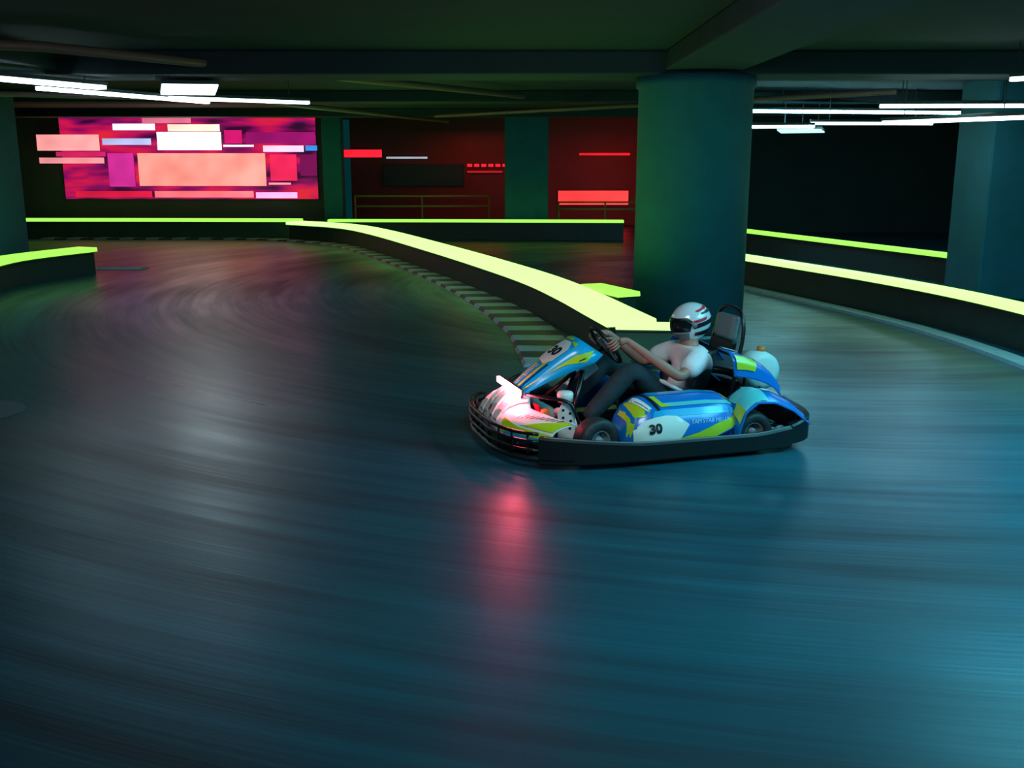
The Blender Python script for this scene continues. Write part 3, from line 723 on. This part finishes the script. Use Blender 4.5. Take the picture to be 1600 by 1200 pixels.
# engine on the right, tank on the left rear
en = part('engine', box(B(), (-.42, -.62, .10), (-.12, -.42, .30)), 'grey', None, False, .015)
for k in range(6): part('cooling_fin', box(B(), (-.40, -.60, .305+.018*k), (-.22, -.44, .313+.018*k)), 'steel', en)
part('air_box', box(B(), (-.80, -.46, .45), (-.56, -.30, .62)), 'black', en, bevel=.03)
part('exhaust', tube(B(), spline([(-.40, -.5, .22), (-.60, -.5, .32), (-.85, -.40, .33), (-.98, -.25, .30)], 5), .03, 12), 'steel', en, True)
ft = part('fuel_tank', lathe(B(), [(0, -.10), (.10, -.10), (.145, -.08), (.155, 0), (.145, .08), (.10, .10), (0, .10)], 36, Matrix.Translation((-.96, -.02, .40)) @ Matrix.Rotation(PI/2, 4, 'X') @ Matrix.Diagonal((1.0, .95, 1, 1))), 'tank', None, True, 0, 'milky white round tank')
part('tank_cap', lathe(B(), [(0, 0), (.03, 0), (.03, .03), (0, .032)], 16, Matrix.Translation((-.98, 0, .54))), 'orange', ft, True)
part('tank_bracket', tube(B(), [(-.88, -.10, .09), (-.93, -.10, .30)], .015, 8), 'steel', ft, True)
part('tank_bracket', tube(B(), [(-.88, .10, .09), (-.93, .10, .30)], .015, 8), 'steel', ft, True)
# rear side fairings: an upper panel beside the seat back and a fender over the rear wheel
def upper(s):
    tab = [(0, (-.47, .645)), (.25, (-.58, .615)), (.55, (-.70, .56)), (.8, (-.79, .50)), (1, (-.84, .43))]
    def f(u, v):     # u 0..1 front to rear, v 0..1 from the inner top edge down the outside
        x, z = lerp_tab(tab, u)
        return Vector((x-.02*v, s*(.27+.17*min(1, v*1.8)+.03*v), z-(.03*v if v < .4 else .012+.26*(v-.4)*(1-.35*u))))
    return f
def fender(s):
    tab = [(0, (-.385, .13)), (.12, (-.40, .24)), (.26, (-.44, .35)), (.42, (-.53, .41)), (.6, (-.66, .40)), (.8, (-.80, .335)), (1, (-.93, .235))]
    def f(u, v):
        x, z = lerp_tab(tab, u); k = v-.5
        return Vector((x, s*(.60+.26*k), z-.06*(2*k)**2*(1 if k > 0 else .2)))
    return f
for s in (1, -1):
    g = upper(s); bm = B(); grid(bm, g, 14, 14)
    o = part('rear_side_panel', bm, 'blue', None, True); o.modifiers.new('s', 'SOLIDIFY').thickness = .006
    patch('sticker', g, [(.05, .45), (.45, .45), (.38, .75), (.05, .80)], M['lime'], o, .008, .08, lambda P: (P.x, 0, .2))
    patch('sticker', g, [(.02, .02), (.95, .02), (.95, .16), (.02, .16)], M['white'], o, .008, .08, lambda P: (P.x, 0, .2))  # white band paints the highlight along the panel's top edge
    patch('sticker', g, [(.35, .18), (.9, .18), (.9, .24), (.35, .24)], M['orange'], o, .008, .08, lambda P: (P.x, 0, .2))
    g2 = fender(s); bm = B(); grid(bm, g2, 24, 8)
    o = part('rear_fender', bm, 'blue', None, True); o.modifiers.new('s', 'SOLIDIFY').thickness = .007
    patch('sticker', g2, [(.22, .15), (.50, .15), (.52, .95), (.24, .95)], M['cyan'], o, .009, .06, lambda P: (-.6, P.y, .1))
    patch('sticker', g2, [(.52, .45), (.96, .40), (.97, .50), (.55, .60)], M['white'], o, .010, .06, lambda P: (-.6, P.y, .1))
    patch('sticker', g2, [(.15, .60), (.24, .60), (.26, .95), (.15, .95)], M['lime'], o, .010, .06, lambda P: (-.6, P.y, .1))
    part('fender_stay', tube(B(), [(-.55, .40*s, .12), (-.56, .44*s, .40)], .01, 8), 'steel', o, True)
    part('panel_stay', tube(B(), [(-.62, .32*s, .09), (-.66, .34*s, .56)], .01, 8), 'steel', smooth=True)

# ================================================================ THE DRIVER
D = empty('driver', K.matrix_basis @ Vector((-.30, 0, .10)) if False else (0, 0, 0), PI+KTH)
D.name = 'person'
off = Vector((-.30, 0, .10))
cth, sth = math.cos(PI+KTH), math.sin(PI+KTH)
D.location = (KX+off.x*cth-off.y*sth, KY+off.x*sth+off.y*cth, off.z)
tag(D, 'person in white t-shirt, dark trousers and white helmet driving the go-kart, hands on the wheel', 'person')
def skin_obj(name, chains, m, parent, sub=2, roots=(), label=None):
    """chains: lists of (key, (x,y,z), radius); the same key joins chains"""
    idx = {}; vs = []; rr = []; ed = []; rt = set()
    for ch in chains:
        prev = None
        for n, (key, p, r) in enumerate(ch):
            if key is None: key = ('_', len(vs))
            if key not in idx:
                idx[key] = len(vs); vs.append(Vector(p)-off); rr.append(r)
            if prev is not None and prev != idx[key]: ed.append((prev, idx[key]))
            prev = idx[key]
    me = bpy.data.meshes.new(name); me.from_pydata(vs, ed, []); me.update()
    o = bpy.data.objects.new(name, me); C.objects.link(o); o.parent = parent
    par = list(range(len(vs)))
    def find(a):
        while par[a] != a: a = par[a]
        return a
    for a, b_ in ed: par[find(a)] = find(b_)
    sk = o.modifiers.new('skin', 'SKIN'); sk.use_smooth_shade = True; sk.branch_smoothing = 0.3
    d = me.skin_vertices[0].data if me.skin_vertices else None
    if d is None:
        bmx = bmesh.new(); bmx.from_mesh(me); bmx.verts.layers.skin.verify(); bmx.to_mesh(me); bmx.free(); d = me.skin_vertices[0].data
    seen = set(); want = {find(idx[k]): idx[k] for k in roots if k in idx}
    for i in range(len(vs)):
        r = rr[i]; d[i].radius = (r, r) if not isinstance(r, tuple) else r
        g_ = find(i)
        d[i].use_root = False
        if g_ in want: d[i].use_root = (want[g_] == i)
        elif g_ not in seen: d[i].use_root = True
        seen.add(g_)
    ss = o.modifiers.new('sub', 'SUBSURF'); ss.levels = sub; ss.render_levels = sub
    me.materials.append(M[m])
    if label: o['label'] = label
    return o
# joints
PEL = (-.30, 0, .17); BEL = (-.345, 0, .29); CH = (-.385, 0, .43); UCH = (-.40, 0, .535); NK = (-.395, 0, .62); HD = (-.385, 0, .70); HT = (-.40, 0, .79)
rim_c = {s: wc+Vector((0, s*.15, 0))+tt*(.03) for s in (1, -1)}
back = -ax
chains = [[('pel', PEL, .12), ('bel', BEL, .115), ('ch', CH, .11), ('uch', UCH, .075), ('nk', NK, .05), ('hd', HD, .075), ('ht', HT, .08)]]
sh = {}; el = {}; wr = {}; pm = {}
for s in (1, -1):
    sh[s] = Vector((-.40, .185*s, .565)); el[s] = Vector((-.17, .30*s, .455)); wr[s] = rim_c[s]+back*.10+Vector((0, s*.012, 0))-tt*.035
    pm[s] = rim_c[s]+back*.045+Vector((0, s*.016, 0))-tt*.008
    chains.append([('uch', UCH, .075), (('sh', s), sh[s], .05), (('ua', s), sh[s].lerp(el[s], .5), .047), (('el', s), el[s], .040),
                   (('fa', s), el[s].lerp(wr[s], .35), .040), (('f2', s), el[s].lerp(wr[s], .75), .029), (('wr', s), wr[s], .024), (('pm', s), pm[s], (.022, .034))])
    for i in range(4):          # four fingers round the rim
        o_ = tt*(.033-.021*i); L_ = (1.0, 1.08, 1.0, .82)[i]; Y = Vector((0, s, 0)); r_ = (.0088, .009, .0087, .0078)[i]
        c_ = rim_c[s]+o_
        chains.append([(('fr', s, i), c_+back*.040+Y*.012, r_*1.05), (('fa_', s, i), c_+back*.018+Y*.029*L_, r_), (('fb_', s, i), c_-back*.012+Y*.028*L_, r_*.95),
                       (('fc_', s, i), c_-back*.028*L_+Y*.004, r_*.88), (('fd_', s, i), c_-back*.024*L_-Y*.014*L_, r_*.75)])
    c_ = rim_c[s]; Y = Vector((0, s, 0))
    chains.append([(('t0', s), c_+back*.052+tt*.0-Y*.004, .012), (('t1', s), c_+back*.034+tt*.026-Y*.022, .0105), (('t2', s), c_+back*.012+tt*.046-Y*.022, .0095), (('t3', s), c_-back*.004+tt*.062-Y*.018, .008)])
body = skin_obj('body', chains, 'skin', D, 2, roots=('pel',))
# face (inside the helmet): nose, eyes, mouth
for s in (1, -1):
    part('eye', lathe(B(), [(0, -.011), (.008, -.008), (.011, 0), (.008, .008), (0, .011)], 14, Matrix.Translation(Vector((-.305, .03*s, .745))-off)), 'white', D, True)
part('nose', lathe(B(), [(0, -.03), (.010, -.024), (.013, -.005), (.006, .02), (0, .028)], 12, Matrix.Translation(Vector((-.297, 0, .715))-off) @ Matrix.Rotation(.25, 4, 'Y')), 'skin', D, True)
# clothes
tc_ = [[('pel', (-.30, 0, .20), (.135, .115)), ('bel', BEL, .135), ('ch', CH, .152), ('uch', UCH, .128), ('nk', (-.398, 0, .607), .070)]]
for s in (1, -1):
    e_ = sh[s].lerp(el[s], .60)
    tc_.append([('uch', UCH, .128), (('sh', s), sh[s]+Vector((0, 0, -.004)), .094), (('ua', s), sh[s].lerp(el[s], .38), .084), (('ue', s), sh[s].lerp(el[s], .80), .074)])
tshirt = skin_obj('t_shirt', tc_, 'shirt', D, 2, roots=('pel',))
hip = {s: Vector((-.28, .10*s, .165)) for s in (1, -1)}
kn = {1: Vector((.14, .19, .515)), -1: Vector((.16, -.20, .49))}; an = {1: Vector((.50, .19, .155)), -1: Vector((.55, -.19, .16))}
tr = [[('bel', (-.33, 0, .25), .128), ('pel', PEL, .135)]]
for s in (1, -1):
    tr.append([('pel', PEL, .135), (('hp', s), hip[s], .098), (('th', s), hip[s].lerp(kn[s], .5), .094), (('kn', s), kn[s], .080), (('cf', s), kn[s].lerp(an[s], .35), .075),
               (('c2', s), kn[s].lerp(an[s], .75), .064), (('an', s), an[s]-Vector((.03, 0, -.03)), .058)])
skin_obj('trousers', tr, 'trousers', D, 2, roots=('pel',))
for s in (1, -1):
    a = an[s]
    skin_obj('shoe', [[(('h', s), a+Vector((.005, 0, -.045)), .036), (('a', s), a+Vector((.03, 0, .0)), .044), (('m', s), a+Vector((.10, 0, .035)), .038), (('t', s), a+Vector((.17, 0, .10)), .034), (('tt', s), a+Vector((.19, 0, .125)), .026)]], 'shoe' if s == 1 else 'shoe', D, 2)
# safety harness-like pale belt tail seen at the lap
part('belt_tail', tube(B(), spline([Vector((-.06, .19, .43))-off, Vector((-.11, .225, .405))-off, Vector((-.17, .235, .37))-off, Vector((-.24, .215, .34))-off], 5), [.004, .008, .012, .015, .017, .018, .018, .018, .017, .016, .015, .014, .013, .012, .010, .006], 8), 'shirt', D, True, 0, 'pale shirt hem showing at the lap')
# helmet
hc = Vector((-.40, 0, .785)); tilt = Matrix.Rotation(math.radians(8), 3, 'Y')
def hel(u, v):       # u azimuth (0 = forward), v elevation, radians
    x = math.cos(v)*math.cos(u); y = math.cos(v)*math.sin(u); z = math.sin(v)
    lo = max(0, -z)
    X = .150*x*(1-.18*lo)+(.022*max(0, x)*min(1, lo*2.5)); Y = .124*y*(1-.18*lo); Z = .138*z*(1+.06*lo)
    return hc-off+tilt @ Vector((X, Y, Z))
bm = B(); grid(bm, lambda i, j: hel(2*PI*i, -1.13+(PI/2-.002+1.13)*j), 48, 26)
bmesh.ops.remove_doubles(bm, verts=bm.verts[:], dist=.0006)
he = part('helmet', bm, 'shell', D, True, 0, 'white full face helmet with dark visor')
he.modifiers.new('s', 'SOLIDIFY').thickness = .008
def Ph(n, poly, m, off_): return patch(n, hel, poly, M[m], he, off_, .09)
Ph('visor', [(-1.15, -.32), (-1.2, .10), (-.9, .30), (.9, .30), (1.2, .10), (1.15, -.32)], 'visor', .004)
Ph('visor_rim', [(-1.25, .20), (-1.0, .40), (1.0, .40), (1.25, .20), (1.22, .12), (.92, .30), (-.92, .30), (-1.22, .12)], 'black', .005)
Ph('chin_guard', [(-1.0, -1.05), (-1.1, -.38), (1.1, -.38), (1.0, -1.05)], 'grey', .005)
Ph('vent', [(-.3, -.75), (-.3, -.62), (.3, -.62), (.3, -.75)], 'ink', .008)
for s in (1, -1):
    Ph('stripe', [(s*1.3, -.20), (s*1.3, .02), (s*2.9, .22), (s*2.9, -.02)], 'black', .004)
    Ph('stripe', [(s*1.25, .06), (s*1.3, .22), (s*2.1, .30), (s*2.0, .16)], 'red', .005)
    Ph('stripe', [(s*1.35, -.62), (s*1.35, -.42), (s*2.9, -.30), (s*2.9, -.66)], 'black', .004)
    Ph('stripe', [(s*1.6, .62), (s*1.5, .72), (s*2.8, .95), (s*2.8, .78)], 'red', .004)
    Ph('stripe', [(s*1.8, .46), (s*1.8, .56), (s*3.0, .70), (s*3.0, .50)], 'black', .004)
    part('visor_pivot', lathe(B(), [(0, 0), (.02, 0), (.02, .01), (0, .012)], 20, Matrix.Translation(hel(s*1.32, .0)) @ Matrix.Rotation(-s*PI/2, 4, 'X')), 'grey', he, True)
